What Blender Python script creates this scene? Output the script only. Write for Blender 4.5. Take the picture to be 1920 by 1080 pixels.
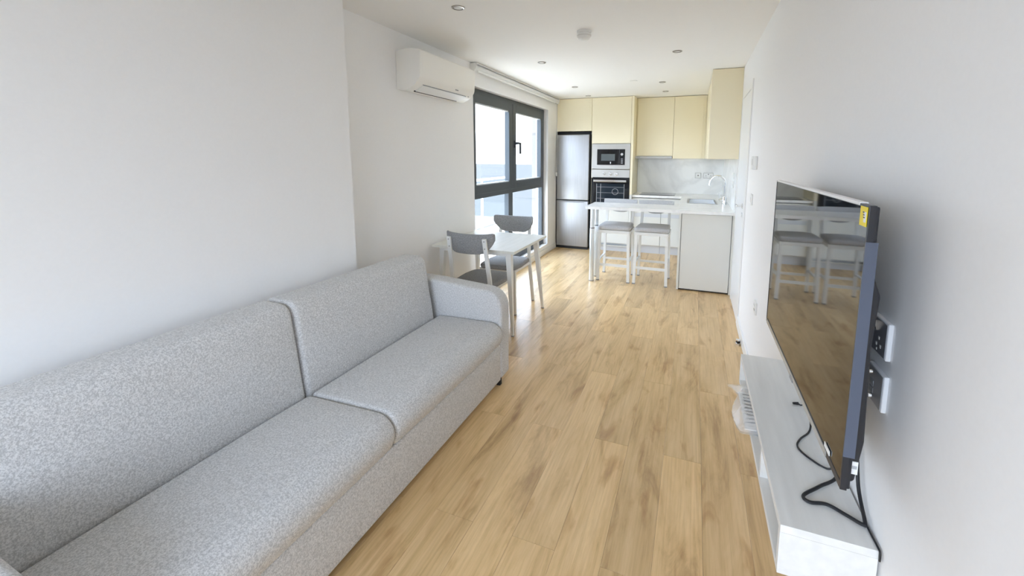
import bpy, bmesh, math, random
from mathutils import Vector, Matrix, noise as mnoise

random.seed(7)
S = bpy.context.scene
for o in list(bpy.data.objects):
    bpy.data.objects.remove(o)
C = S.collection

# ------------------------------------------------------------------ camera
F_PX, CX, CY = 776.157, 1009.061, 396.081
cd = bpy.data.cameras.new('camera'); cam = bpy.data.objects.new('camera', cd); C.objects.link(cam)
cd.sensor_width = 36.0; cd.lens = F_PX / 1920 * 36.0
cd.shift_x = (960 - CX) / 1920; cd.shift_y = (CY - 540) / 1920
cd.clip_start = 0.02; cd.clip_end = 3000
yaw, pitch, roll = 0.360009, 0.129094, 0.0032877
fw = Vector((-math.sin(yaw) * math.cos(pitch), math.cos(yaw) * math.cos(pitch), -math.sin(pitch)))
rt = Vector((math.cos(yaw), math.sin(yaw), 0)); up = rt.cross(fw)
r2 = rt * math.cos(roll) + up * math.sin(roll); u2 = up * math.cos(roll) - rt * math.sin(roll)
mw = Matrix((r2, u2, -fw)).transposed().to_4x4(); mw.translation = (0, 0, 1.5)
cam.matrix_world = mw
S.camera = cam

# ------------------------------------------------------------------ world, sun, exposure
W = bpy.data.worlds.new('sky'); S.world = W; W.use_nodes = True
nt = W.node_tree; nt.nodes.clear()
tc = nt.nodes.new('ShaderNodeTexCoord'); sx = nt.nodes.new('ShaderNodeSeparateXYZ')
rp = nt.nodes.new('ShaderNodeValToRGB'); bg = nt.nodes.new('ShaderNodeBackground'); wo = nt.nodes.new('ShaderNodeOutputWorld')
rp.color_ramp.elements[0].position = 0.0; rp.color_ramp.elements[0].color = (0.79, 0.86, 1.0, 1)
rp.color_ramp.elements[1].position = 0.9; rp.color_ramp.elements[1].color = (0.54, 0.70, 1.0, 1)
nt.links.new(tc.outputs['Generated'], sx.inputs[0]); nt.links.new(sx.outputs['Z'], rp.inputs[0])
nt.links.new(rp.outputs[0], bg.inputs[0]); nt.links.new(bg.outputs[0], wo.inputs[0])
bg.inputs[1].default_value = 1.9

sd = bpy.data.lights.new('sun', 'SUN'); so = bpy.data.objects.new('sun', sd); C.objects.link(so)
sd.energy = 3.1; sd.angle = 0.01; sd.color = (1.0, 0.94, 0.83)
so.rotation_euler = Vector((0.10, -0.52, -0.85)).to_track_quat('-Z', 'Y').to_euler(); so.location = (-5, 9, 9)

def portal(loc, direction, sx_, sy_):
    d = bpy.data.lights.new('window_daylight_portal', 'AREA'); d.shape = 'RECTANGLE'; d.size = sx_; d.size_y = sy_
    d.cycles.is_portal = True
    o = bpy.data.objects.new('window_daylight_portal', d); C.objects.link(o); o.location = loc
    o.rotation_euler = Vector(direction).to_track_quat('-Z', 'Z').to_euler(); return o
portal((-2.36, 4.95, 1.18), (1, 0, 0), 2.3, 2.1)
portal((-0.75, -1.78, 1.53), (0, 1, 0), 2.2, 1.64)

S.view_settings.view_transform = 'Standard'; S.view_settings.look = 'None'
S.view_settings.gamma = 1.0; S.view_settings.use_curve_mapping = False
S.view_settings.exposure = 2.64
S.cycles.use_denoising = True
S.cycles.max_bounces = 14; S.cycles.diffuse_bounces = 8; S.cycles.glossy_bounces = 5
S.cycles.transmission_bounces = 8; S.cycles.transparent_max_bounces = 12
S.cycles.sample_clamp_indirect = 6.0
S.cycles.caustics_reflective = False; S.cycles.caustics_refractive = False

# ------------------------------------------------------------------ materials
MATS = {}
def mat(name, col, rough=0.5, metal=0.0, spec=0.5, **k):
    m = bpy.data.materials.new(name); m.use_nodes = True; MATS[name] = m
    b = m.node_tree.nodes['Principled BSDF']
    b.inputs['Base Color'].default_value = (*col, 1); b.inputs['Roughness'].default_value = rough
    b.inputs['Metallic'].default_value = metal; b.inputs['Specular IOR Level'].default_value = spec
    for kk, v in k.items(): b.inputs[kk].default_value = v
    return m
def N(m, t, **props):
    n = m.node_tree.nodes.new(t)
    for k, v in props.items(): setattr(n, k, v)
    return n
def L(m, a, b): m.node_tree.links.new(a, b)
def bsdf(m): return m.node_tree.nodes['Principled BSDF']
def ramp(m, stops):
    r = N(m, 'ShaderNodeValToRGB'); e = r.color_ramp.elements
    while len(e) < len(stops): e.new(0.5)
    for i, (p, c) in enumerate(stops): e[i].position = p; e[i].color = (*c, 1)
    return r
def add_noise(m, c1, c2, scale=8, stretch=(1, 1, 1), detail=4, bump=0.0, lo=0.35, hi=0.65, dist=0.01):
    t = N(m, 'ShaderNodeTexCoord'); mp = N(m, 'ShaderNodeMapping'); mp.inputs['Scale'].default_value = stretch
    n = N(m, 'ShaderNodeTexNoise'); n.inputs['Scale'].default_value = scale; n.inputs['Detail'].default_value = detail
    L(m, t.outputs['Object'], mp.inputs[0]); L(m, mp.outputs[0], n.inputs['Vector'])
    r = ramp(m, [(lo, c1), (hi, c2)]); L(m, n.outputs['Fac'], r.inputs[0]); L(m, r.outputs[0], bsdf(m).inputs['Base Color'])
    if bump:
        bp = N(m, 'ShaderNodeBump'); bp.inputs['Strength'].default_value = bump; bp.inputs['Distance'].default_value = dist
        L(m, n.outputs['Fac'], bp.inputs['Height']); L(m, bp.outputs[0], bsdf(m).inputs['Normal'])
    return n

m_wall = mat('wall_paint', (0.89, 0.885, 0.88), 0.75, spec=0.25)
add_noise(m_wall, (0.885, 0.878, 0.872), (0.895, 0.888, 0.882), 90, bump=0.02, dist=0.001)
m_ceil = mat('ceiling_paint', (0.88, 0.87, 0.85), 0.8, spec=0.2)
m_trim = mat('white_gloss_paint', (0.85, 0.85, 0.84), 0.35)
m_door = mat('door_paint', (0.84, 0.85, 0.86), 0.3)
m_cream = mat('cream_laminate', (0.89, 0.81, 0.60), 0.42)
m_creamedge = mat('cream_edge', (0.74, 0.66, 0.44), 0.5)
m_base = mat('offwhite_laminate', (0.72, 0.72, 0.68), 0.4)
m_plinth = mat('plinth_grey', (0.62, 0.64, 0.67), 0.35)
m_dark = mat('dark_gap', (0.02, 0.02, 0.022), 0.6)
m_steel = mat('brushed_steel', (0.42, 0.42, 0.42), 0.40, 0.9)
add_noise(m_steel, (0.39, 0.393, 0.40), (0.45, 0.453, 0.46), 3, (60, 60, 1), 3, bump=0.02, dist=0.001)
m_steel2 = mat('appliance_steel', (0.46, 0.445, 0.42), 0.42, 0.6)
m_chrome = mat('chrome', (0.86, 0.87, 0.88), 0.08, 1.0)
m_alu = mat('aluminium_leg', (0.74, 0.77, 0.78), 0.3, 0.85)
m_blackglass = mat('black_glass', (0.008, 0.008, 0.010), 0.06)
m_ovenglass = mat('oven_glass', (0.012, 0.018, 0.026), 0.08)
m_grey = mat('grey_plastic', (0.30, 0.31, 0.33), 0.4)
m_mwwin = mat('microwave_window', (0.085, 0.10, 0.105), 0.25)
m_black = mat('black_plastic', (0.018, 0.018, 0.022), 0.35)
m_rubber = mat('black_rubber', (0.012, 0.012, 0.014), 0.5)
m_white = mat('white_plastic', (0.84, 0.84, 0.82), 0.32)
m_acbody = mat('air_conditioner_plastic', (0.90, 0.88, 0.83), 0.35)
m_anth = mat('anthracite_aluminium', (0.065, 0.078, 0.088), 0.42, 0.2)
m_chairmetal = mat('white_powder_coat', (0.80, 0.80, 0.78), 0.35)
m_seal = mat('pale_seal', (0.75, 0.77, 0.78), 0.5)
m_yellow = mat('yellow_sticker', (0.90, 0.70, 0.02), 0.5)
m_film = mat('protective_film', (0.50, 0.52, 0.53), 0.22, 0.35)
m_filmside = mat('blue_grey_film', (0.085, 0.10, 0.14), 0.3, 0.0)
m_paper = mat('paper_white', (0.85, 0.85, 0.84), 0.6)
m_ink = mat('printed_ink', (0.10, 0.10, 0.11), 0.6)
m_sock = mat('socket_grey_plate', (0.42, 0.43, 0.47), 0.28, 0.5)
m_lens = mat('lamp_lens', (0.72, 0.71, 0.68), 0.3)
m_ring = mat('lamp_ring', (0.36, 0.33, 0.30), 0.3, 0.8)
m_blind = mat('blind_fabric', (0.80, 0.80, 0.79), 0.6)
m_balc = mat('balcony_tile', (0.74, 0.71, 0.65), 0.6)
m_ext = mat('exterior_render', (0.20, 0.185, 0.165), 0.8)
m_blue = mat('sink_white', (0.85, 0.88, 0.92), 0.2, 0.0)

def fabric(name, c1, c2, scale, bump):
    m = mat(name, c1, 0.92, spec=0.15)
    t = N(m, 'ShaderNodeTexCoord')
    n = N(m, 'ShaderNodeTexNoise'); n.inputs['Scale'].default_value = scale; n.inputs['Detail'].default_value = 3; n.inputs['Roughness'].default_value = 0.7
    n2 = N(m, 'ShaderNodeTexNoise'); n2.inputs['Scale'].default_value = scale * 0.5; n2.inputs['Detail'].default_value = 2
    L(m, t.outputs['Object'], n.inputs['Vector']); L(m, t.outputs['Object'], n2.inputs['Vector'])
    a = N(m, 'ShaderNodeMath', operation='ADD'); h = N(m, 'ShaderNodeMath', operation='MULTIPLY'); h.inputs[1].default_value = 0.5
    L(m, n.outputs['Fac'], a.inputs[0]); L(m, n2.outputs['Fac'], a.inputs[1]); L(m, a.outputs[0], h.inputs[0])
    r = ramp(m, [(0.40, c1), (0.60, c2)]); L(m, h.outputs[0], r.inputs[0]); L(m, r.outputs[0], bsdf(m).inputs['Base Color'])
    bp = N(m, 'ShaderNodeBump'); bp.inputs['Strength'].default_value = bump; bp.inputs['Distance'].default_value = 0.003
    L(m, h.outputs[0], bp.inputs['Height']); L(m, bp.outputs[0], bsdf(m).inputs['Normal'])
    bsdf(m).inputs['Sheen Weight'].default_value = 0.15
    return m
m_sofa = fabric('sofa_melange', (0.45, 0.448, 0.446), (0.71, 0.703, 0.695), 310, 0.12)
m_chairfab = fabric('chair_fabric', (0.22, 0.22, 0.225), (0.33, 0.33, 0.33), 260, 0.2)
m_stoolfab = fabric('stool_fabric', (0.44, 0.44, 0.45), (0.56, 0.56, 0.57), 260, 0.15)

def wood_floor():
    m = mat('oak_plank', (0.5, 0.35, 0.2), 0.40, spec=0.5)
    t = N(m, 'ShaderNodeTexCoord'); oi = N(m, 'ShaderNodeObjectInfo')
    off = N(m, 'ShaderNodeVectorMath', operation='SCALE'); off.inputs[0].default_value = (37.0, 91.0, 13.0)
    L(m, oi.outputs['Random'], off.inputs['Scale'])
    ad = N(m, 'ShaderNodeVectorMath', operation='ADD'); L(m, t.outputs['Object'], ad.inputs[0]); L(m, off.outputs[0], ad.inputs[1])
    mp = N(m, 'ShaderNodeMapping'); mp.inputs['Scale'].default_value = (1.0, 0.16, 1.0); L(m, ad.outputs[0], mp.inputs[0])
    n1 = N(m, 'ShaderNodeTexNoise'); n1.inputs['Scale'].default_value = 7.5; n1.inputs['Detail'].default_value = 8; n1.inputs['Roughness'].default_value = 0.66; n1.inputs['Distortion'].default_value = 0.6
    L(m, mp.outputs[0], n1.inputs['Vector'])
    mp2 = N(m, 'ShaderNodeMapping'); mp2.inputs['Scale'].default_value = (1.0, 0.035, 1.0); L(m, ad.outputs[0], mp2.inputs[0])
    n2 = N(m, 'ShaderNodeTexNoise'); n2.inputs['Scale'].default_value = 95; n2.inputs['Detail'].default_value = 4; n2.inputs['Distortion'].default_value = 0.3
    L(m, mp2.outputs[0], n2.inputs['Vector'])
    mp3 = N(m, 'ShaderNodeMapping'); mp3.inputs['Scale'].default_value = (1.0, 0.28, 1.0); L(m, ad.outputs[0], mp3.inputs[0])
    n3 = N(m, 'ShaderNodeTexNoise'); n3.inputs['Scale'].default_value = 11; n3.inputs['Detail'].default_value = 5; n3.inputs['Distortion'].default_value = 0.5
    L(m, mp3.outputs[0], n3.inputs['Vector'])
    r1 = ramp(m, [(0.31, (0.44, 0.275, 0.12)), (0.46, (0.70, 0.475, 0.228)), (0.62, (0.79, 0.555, 0.29)), (0.78, (0.84, 0.625, 0.355))])
    L(m, n1.outputs['Fac'], r1.inputs[0])
    mx = N(m, 'ShaderNodeMix', data_type='RGBA', blend_type='MULTIPLY'); mx.inputs['Factor'].default_value = 0.38
    r2_ = ramp(m, [(0.30, (0.64, 0.57, 0.49)), (0.60, (1.0, 1.0, 1.0))]); L(m, n2.outputs['Fac'], r2_.inputs[0])
    L(m, r1.outputs[0], mx.inputs['A']); L(m, r2_.outputs[0], mx.inputs['B'])
    mk = N(m, 'ShaderNodeMix', data_type='RGBA', blend_type='MULTIPLY'); mk.inputs['Factor'].default_value = 0.8
    r3 = ramp(m, [(0.58, (1, 1, 1)), (0.66, (0.80, 0.72, 0.64)), (0.78, (0.50, 0.40, 0.32))]); L(m, n3.outputs['Fac'], r3.inputs[0])
    L(m, mx.outputs['Result'], mk.inputs['A']); L(m, r3.outputs[0], mk.inputs['B'])
    # whole-board tone
    mr = N(m, 'ShaderNodeMapRange'); mr.inputs['To Min'].default_value = 0.86; mr.inputs['To Max'].default_value = 1.10
    L(m, oi.outputs['Random'], mr.inputs['Value'])
    mt = N(m, 'ShaderNodeMix', data_type='RGBA', blend_type='MULTIPLY'); mt.inputs['Factor'].default_value = 1.0
    L(m, mk.outputs['Result'], mt.inputs['A']); L(m, mr.outputs[0], mt.inputs['B'])
    L(m, mt.outputs['Result'], bsdf(m).inputs['Base Color'])
    bp = N(m, 'ShaderNodeBump'); bp.inputs['Strength'].default_value = 0.08; bp.inputs['Distance'].default_value = 0.002
    L(m, n2.outputs['Fac'], bp.inputs['Height']); L(m, bp.outputs[0], bsdf(m).inputs['Normal'])
    rr = N(m, 'ShaderNodeMapRange'); rr.inputs['To Min'].default_value = 0.26; rr.inputs['To Max'].default_value = 0.38
    L(m, n1.outputs['Fac'], rr.inputs['Value']); L(m, rr.outputs[0], bsdf(m).inputs['Roughness'])
    bsdf(m).inputs['Coat Weight'].default_value = 0.15; bsdf(m).inputs['Coat Roughness'].default_value = 0.22
    return m
m_floor = wood_floor()
m_joint = mat('floor_joint', (0.30, 0.20, 0.11), 0.8)

def ash(name, c1, c2):
    m = mat(name, c1, 0.5)
    add_noise(m, c1, c2, 6, (6, 0.5, 6), 5, bump=0.05, lo=0.3, hi=0.7, dist=0.002)
    return m
m_ash = ash('white_ash', (0.77, 0.76, 0.73), (0.85, 0.84, 0.81))
m_table = ash('pale_table_laminate', (0.70, 0.69, 0.62), (0.76, 0.75, 0.69))
def marble(name, base, vein, scale):
    m = mat(name, base, 0.22)
    t = N(m, 'ShaderNodeTexCoord'); n = N(m, 'ShaderNodeTexNoise'); n.inputs['Scale'].default_value = scale; n.inputs['Detail'].default_value = 7; n.inputs['Distortion'].default_value = 1.6
    L(m, t.outputs['Object'], n.inputs['Vector'])
    r = ramp(m, [(0.42, base), (0.495, vein), (0.56, base)]); L(m, n.outputs['Fac'], r.inputs[0]); L(m, r.outputs[0], bsdf(m).inputs['Base Color'])
    return m
m_marble = marble('white_marble', (0.90, 0.90, 0.885), (0.80, 0.80, 0.785), 0.9)
m_top = marble('white_quartz', (0.90, 0.90, 0.885), (0.83, 0.83, 0.82), 2.0)

def glass(name, tint, gloss=0.08):
    m = bpy.data.materials.new(name); m.use_nodes = True; n = m.node_tree; n.nodes.clear()
    o = n.nodes.new('ShaderNodeOutputMaterial'); t = n.nodes.new('ShaderNodeBsdfTransparent'); g = n.nodes.new('ShaderNodeBsdfGlossy')
    x = n.nodes.new('ShaderNodeMixShader'); lw = n.nodes.new('ShaderNodeLayerWeight'); pw = n.nodes.new('ShaderNodeMath'); pw.operation = 'POWER'; pw.inputs[1].default_value = 5.0; fr = n.nodes.new('ShaderNodeMath'); fr.operation = 'MULTIPLY_ADD'; fr.inputs[1].default_value = 0.6; fr.inputs[2].default_value = 0.03
    n.links.new(lw.outputs['Facing'], pw.inputs[0]); n.links.new(pw.outputs[0], fr.inputs[0])
    t.inputs[0].default_value = (*tint, 1); g.inputs['Roughness'].default_value = 0.02
    n.links.new(fr.outputs[0], x.inputs[0]); n.links.new(t.outputs[0], x.inputs[1]); n.links.new(g.outputs[0], x.inputs[2]); n.links.new(x.outputs[0], o.inputs[0])
    return m
m_glass = glass('window_glass', (0.96, 0.98, 0.98))
m_screen = mat('tv_screen', (0.004, 0.004, 0.004), 0.035, IOR=1.85)
m_bag = bpy.data.materials.new('clear_plastic_bag'); m_bag.use_nodes = True
_n = m_bag.node_tree; _b = _n.nodes['Principled BSDF']; _b.inputs['Base Color'].default_value = (0.9, 0.9, 0.9, 1); _b.inputs['Roughness'].default_value = 0.15; _b.inputs['Alpha'].default_value = 0.30
m_water = mat("sea_water", (0.069, 0.072, 0.073), 1.0, spec=0.0)

# ------------------------------------------------------------------ geometry helpers
def box(bm, x0, x1, y0, y1, z0, z1, bev=0.0, seg=2):
    r = bmesh.ops.create_cube(bm, size=1.0); vs = r['verts']
    for v in vs:
        v.co = Vector((x0 if v.co.x < 0 else x1, y0 if v.co.y < 0 else y1, z0 if v.co.z < 0 else z1))
    if bev > 0:
        es = list({e for v in vs for e in v.link_edges})
        bmesh.ops.bevel(bm, geom=es, offset=bev, segments=seg, affect='EDGES', profile=0.6)
    return bm
def B(x0, x1, y0, y1, z0, z1, bev=0.0, seg=2):
    return box(bmesh.new(), min(x0, x1), max(x0, x1), min(y0, y1), max(y0, y1), min(z0, z1), max(z0, z1), bev, seg)
def frame_from(d):
    d = d.normalized(); a = Vector((0, 0, 1)) if abs(d.z) < 0.9 else Vector((1, 0, 0))
    u = d.cross(a).normalized(); return u, d.cross(u).normalized()
def tube(bm, pts, rad, n=10, cap=True, sq=None):
    """swept tube; rad scalar or list; sq=(w,d) gives a rectangular section"""
    P = [Vector(p) for p in pts]; R = rad if isinstance(rad, (list, tuple)) else [rad] * len(P)
    rings = []; u = None
    for i, p in enumerate(P):
        d = (P[min(i + 1, len(P) - 1)] - P[max(i - 1, 0)])
        if u is None: u, v = frame_from(d)
        else:
            dn = d.normalized(); u = (u - dn * u.dot(dn)).normalized(); v = dn.cross(u)
        rings.append([bm.verts.new(p + (u * math.cos(2 * math.pi * k / n) + v * math.sin(2 * math.pi * k / n)) * R[i]) for k in range(n)])
    for a, b in zip(rings, rings[1:]):
        for k in range(n):
            bm.faces.new((a[k], a[(k + 1) % n], b[(k + 1) % n], b[k]))
    if cap: bm.faces.new(rings[0][::-1]); bm.faces.new(rings[-1])
    bmesh.ops.recalc_face_normals(bm, faces=bm.faces[:])
    return bm
def T(pts, rad, n=10): return tube(bmesh.new(), pts, rad, n)
def smooth_path(pts, k=6):
    P = [Vector(p) for p in pts]; out = []
    for i in range(len(P) - 1):
        p0 = P[max(i - 1, 0)]; p1 = P[i]; p2 = P[i + 1]; p3 = P[min(i + 2, len(P) - 1)]
        for j in range(k):
            t = j / k
            out.append(0.5 * ((2 * p1) + (p2 - p0) * t + (2 * p0 - 5 * p1 + 4 * p2 - p3) * t * t + (3 * p1 - p0 - 3 * p2 + p3) * t ** 3))
    out.append(P[-1]); return out
def bar(bm, a, b, w, d, wdir=(1, 0, 0), w2=None, d2=None):
    """rectangular bar from a to b, section w (along wdir) x d, optional end section"""
    a = Vector(a); b = Vector(b); ax = (b - a).normalized(); u = Vector(wdir); u = (u - ax * u.dot(ax)).normalized(); v = ax.cross(u)
    w2 = w if w2 is None else w2; d2 = d if d2 is None else d2
    rg = []
    for p, ww, dd in ((a, w, d), (b, w2, d2)):
        rg.append([bm.verts.new(p + u * sx_ * ww / 2 + v * sy_ * dd / 2) for sx_, sy_ in ((-1, -1), (1, -1), (1, 1), (-1, 1))])
    for k in range(4): bm.faces.new((rg[0][k], rg[0][(k + 1) % 4], rg[1][(k + 1) % 4], rg[1][k]))
    bm.faces.new(rg[0][::-1]); bm.faces.new(rg[1]); bmesh.ops.recalc_face_normals(bm, faces=bm.faces[:])
    return bm
def lathe(bm, prof, axis_o, axis='z', n=24):
    o = Vector(axis_o); rings = []
    for r, h in prof:
        ring = []
        for k in range(n):
            a = 2 * math.pi * k / n; c, s = r * math.cos(a), r * math.sin(a)
            ring.append(bm.verts.new(o + (Vector((c, s, h)) if axis == 'z' else Vector((h, c, s)) if axis == 'x' else Vector((c, h, s)))))
        rings.append(ring)
    for a, b in zip(rings, rings[1:]):
        for k in range(n): bm.faces.new((a[k], a[(k + 1) % n], b[(k + 1) % n], b[k]))
    if prof[0][0] < 0.005: bm.faces.new(rings[0])
    elif prof[-1][0] > 0.005:
        for k in range(n): bm.faces.new((rings[-1][k], rings[-1][(k + 1) % n], rings[0][(k + 1) % n], rings[0][k]))
    if prof[-1][0] < 0.005: bm.faces.new(rings[-1])
    bmesh.ops.recalc_face_normals(bm, faces=bm.faces[:])
    return bm
def round_poly(pts, seg=6):
    """pts: (a,b,r) corners -> rounded polygon"""
    out = []; n = len(pts)
    for i, (a, b, r) in enumerate(pts):
        p = Vector((a, b)); q0 = Vector(pts[i - 1][:2]); q1 = Vector(pts[(i + 1) % n][:2])
        if r <= 0: out.append(p); continue
        d0 = (q0 - p); d1 = (q1 - p); l0, l1 = d0.length, d1.length; d0.normalize(); d1.normalize()
        ang = math.acos(max(-1, min(1, d0.dot(d1)))); t = min(r / math.tan(ang / 2), l0 * 0.49, l1 * 0.49); rr = t * math.tan(ang / 2)
        c = p + (d0 + d1).normalized() * (rr / math.sin(ang / 2)); s = p + d0 * t; e = p + d1 * t
        a0 = math.atan2(*(s - c).yx); a1 = math.atan2(*(e - c).yx); da = (a1 - a0 + math.pi) % (2 * math.pi) - math.pi
        for k in range(seg + 1): out.append(c + Vector((math.cos(a0 + da * k / seg), math.sin(a0 + da * k / seg))) * rr)
    return out
def resample(poly, step):
    out = []; n = len(poly)
    for i in range(n):
        a, b = poly[i], poly[(i + 1) % n]; l = (b - a).length; k = max(1, int(math.ceil(l / step)))
        if l < 1e-6: continue
        for j in range(k): out.append(a + (b - a) * j / k)
    return out
def inset_poly(poly, d):
    n = len(poly); area = sum(poly[i].x * poly[(i + 1) % n].y - poly[(i + 1) % n].x * poly[i].y for i in range(n)); sg = 1 if area > 0 else -1
    out = []
    for i in range(n):
        e0 = (poly[i] - poly[i - 1]); e1 = (poly[(i + 1) % n] - poly[i]); t = (e0.normalized() + e1.normalized())
        if t.length < 1e-6: t = e1
        t.normalize(); nrm = Vector((-t.y, t.x)) * sg; out.append(poly[i] + nrm * d)
    return out
def soft(bm, poly, lo, hi, r, axis='y', ysteps=1, rseg=5, fn=None):
    """extrude closed poly (2D) along axis with rounded ends; 2D plane: y->(x,z), x->(y,z), z->(x,y)"""
    st = []
    for k in range(rseg + 1):
        a = math.pi / 2 * k / rseg; st.append((lo + r * (1 - math.cos(a)) if False else lo + r * (1 - math.cos(a)), r * (1 - math.sin(a))))
    mid = [(lo + r + (hi - lo - 2 * r) * k / ysteps, 0.0) for k in range(1, ysteps)]
    en = [(hi - (s - lo), i) for s, i in reversed(st)]
    rings = []
    for h, ins in st + mid + en:
        pl = inset_poly(poly, ins) if ins > 1e-6 else poly
        ring = []
        for q in pl:
            p = Vector((q.x, h, q.y)) if axis == 'y' else Vector((h, q.x, q.y)) if axis == 'x' else Vector((q.x, q.y, h))
            if fn: p = fn(p)
            ring.append(bm.verts.new(p))
        rings.append(ring)
    n = len(poly)
    for a, b in zip(rings, rings[1:]):
        for k in range(n): bm.faces.new((a[k], a[(k + 1) % n], b[(k + 1) % n], b[k]))
    bm.faces.new(rings[0]); bm.faces.new(rings[-1]); bmesh.ops.recalc_face_normals(bm, faces=bm.faces[:])
    return bm
def prism(bm, poly, lo, hi, axis='y'): return soft(bm, [Vector(p) for p in poly], lo, hi, 0.0, axis, 1, 1) if False else _prism(bm, [Vector(p[:2]) for p in poly], lo, hi, axis)
def _prism(bm, poly, lo, hi, axis):
    f = (lambda q, h: (q.x, h, q.y)) if axis == 'y' else (lambda q, h: (h, q.x, q.y)) if axis == 'x' else (lambda q, h: (q.x, q.y, h))
    a = [bm.verts.new(f(q, lo)) for q in poly]; b = [bm.verts.new(f(q, hi)) for q in poly]; n = len(poly)
    for k in range(n): bm.faces.new((a[k], a[(k + 1) % n], b[(k + 1) % n], b[k]))
    bm.faces.new(a); bm.faces.new(b); bmesh.ops.recalc_face_normals(bm, faces=bm.faces[:]); return bm

def root_loc(o):
    l = Vector((0, 0, 0))
    while o is not None: l += o.location; o = o.parent
    return l
def obj(name, bm, m, parent=None, smooth=False, kind=None, ang=0.7, flatcap=False):
    me = bpy.data.meshes.new(name)
    if parent is not None:
        bmesh.ops.translate(bm, verts=bm.verts[:], vec=-root_loc(parent))
    bm.to_mesh(me); bm.free(); me.materials.append(m)
    if smooth:
        me.polygons.foreach_set('use_smooth', [True] * len(me.polygons)); me.set_sharp_from_angle(angle=ang)
        if flatcap:
            for p in me.polygons:
                if len(p.vertices) > 4: p.use_smooth = False
    o = bpy.data.objects.new(name, me); C.objects.link(o)
    if parent is not None: o.parent = parent
    if kind: o['kind'] = kind
    return o
def tag(o, label, cat, group=None):
    o['label'] = label; o['category'] = cat
    if group: o['group'] = group
    return o
def thing(name, loc, label=None, cat=None, group=None):
    o = bpy.data.objects.new(name, None); C.objects.link(o); o.location = loc; o.empty_display_size = 0.05
    if label: tag(o, label, cat, group)
    return o
def single(name, bm, m, label, cat, group=None, smooth=False, origin=None):
    o = obj(name, bm, m, None, smooth)
    if origin is not None:
        o.data.transform(Matrix.Translation(-Vector(origin))); o.location = origin
    return tag(o, label, cat, group)
def struct(name, bm, m, parent=None, smooth=False): return obj(name, bm, m, parent, smooth, None if parent else 'structure')
def dup(root, loc, rz=0.0, label=None):
    r = root.copy(); C.objects.link(r); r.location = loc; r.rotation_euler = (0, 0, rz)
    if label: r['label'] = label
    for ch in list(root.children):
        c = ch.copy(); C.objects.link(c); c.parent = r
        for g in list(ch.children):
            d = g.copy(); C.objects.link(d); d.parent = c
    return r

# ------------------------------------------------------------------ room shell
XR, XL, XN, YC = 0.43, -2.14, -1.95, 1.963
YB, Y0, H = 7.15, -1.65, 2.434
floor = struct('floor', B(-2.34, 0.63, Y0 - 0.2, YB + 0.2, -0.2, -0.010), m_joint)
PW, PL = 0.178, 1.38
i0 = math.floor((XL - 0.05 + 0.079) / PW)
for i in range(i0, 4):
    xa = -0.079 + i * PW; xb = xa + PW
    a, b = max(xa, XL - 0.02), min(xb, XR + 0.02)
    if b - a < 0.01: continue
    ph = 1.345 if i % 2 == 1 else 2.035      # boards laid half a length apart
    k = math.floor((Y0 - ph) / PL)
    while ph + k * PL < YB:
        y0, y1 = max(ph + k * PL, Y0), min(ph + (k + 1) * PL, YB); k += 1
        if y1 - y0 < 0.02: continue
        if xb < XN and y1 < YC - 0.1: continue
        o = obj('plank', B(a + 0.0003, b - 0.0003, y0 + 0.0004, y1 - 0.0004, -0.010, 0.0, 0.0004, 1), m_floor, floor)

ceiling = struct('ceiling', B(-2.34, 0.63, Y0 - 0.2, YB + 0.2, H, H + 0.2), m_ceil)
struct('wall_right', B(XR, XR + 0.2, Y0 - 0.2, YB + 0.2, 0, H), m_wall)
struct('wall_far', B(XL, XR, YB, YB + 0.2, 0, H), m_wall)
struct('wall_near_left', B(-2.34, XN, Y0 - 0.2, YC, 0, H), m_wall)
bm = bmesh.new()
WY0, WY1, WZ0, WZ1 = 3.80, 6.105, 0.14, 2.222
box(bm, -2.34, XL, YC, WY0, 0, H); box(bm, -2.34, XL, WY1, YB + 0.2, 0, H)
box(bm, -2.34, XL, WY0, WY1, 0, WZ0); box(bm, -2.34, XL, WY0, WY1, WZ1, H)
struct('wall_left', bm, m_wall)
bm = bmesh.new()
box(bm, XN, -1.85, Y0 - 0.2, Y0, 0, H); box(bm, 0.36, XR, Y0 - 0.2, Y0, 0, H); box(bm, -1.85, 0.36, Y0 - 0.2, Y0, 2.36, H); box(bm, -1.85, 0.36, Y0 - 0.2, Y0, 0, 0.70)
struct('wall_back', bm, m_wall)
# skirting
def skirt(name, bm): struct(name, bm, m_trim)
skirt('baseboard_left', B(XL, XL + 0.014, YC, 6.50, 0, 0.085, 0.004))
skirt('baseboard_near_left', B(XN, XN + 0.014, Y0, YC, 0, 0.085, 0.004))
skirt('baseboard_right', B(XR - 0.014, XR, Y0, 3.985, 0, 0.085, 0.004))

# big balcony window behind the photographer
w2 = thing('window_2', (-0.75, Y0 - 0.1, 0.7)); w2['kind'] = 'structure'
for x0, x1, z0, z1 in ((-1.85, -1.79, 0.70, 2.36), (0.30, 0.36, 0.70, 2.36), (-1.79, 0.30, 2.30, 2.36), (-1.79, 0.30, 0.70, 0.76), (-0.78, -0.72, 0.76, 2.30)):
    obj('window_frame', B(x0, x1, Y0 - 0.14, Y0 - 0.07, z0, z1, 0.004), m_anth, w2)
for x0, x1 in ((-1.79, -0.78), (-0.72, 0.30)):
    obj('pane', B(x0, x1, Y0 - 0.108, Y0 - 0.102, 0.76, 2.30), m_glass, w2)

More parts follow.
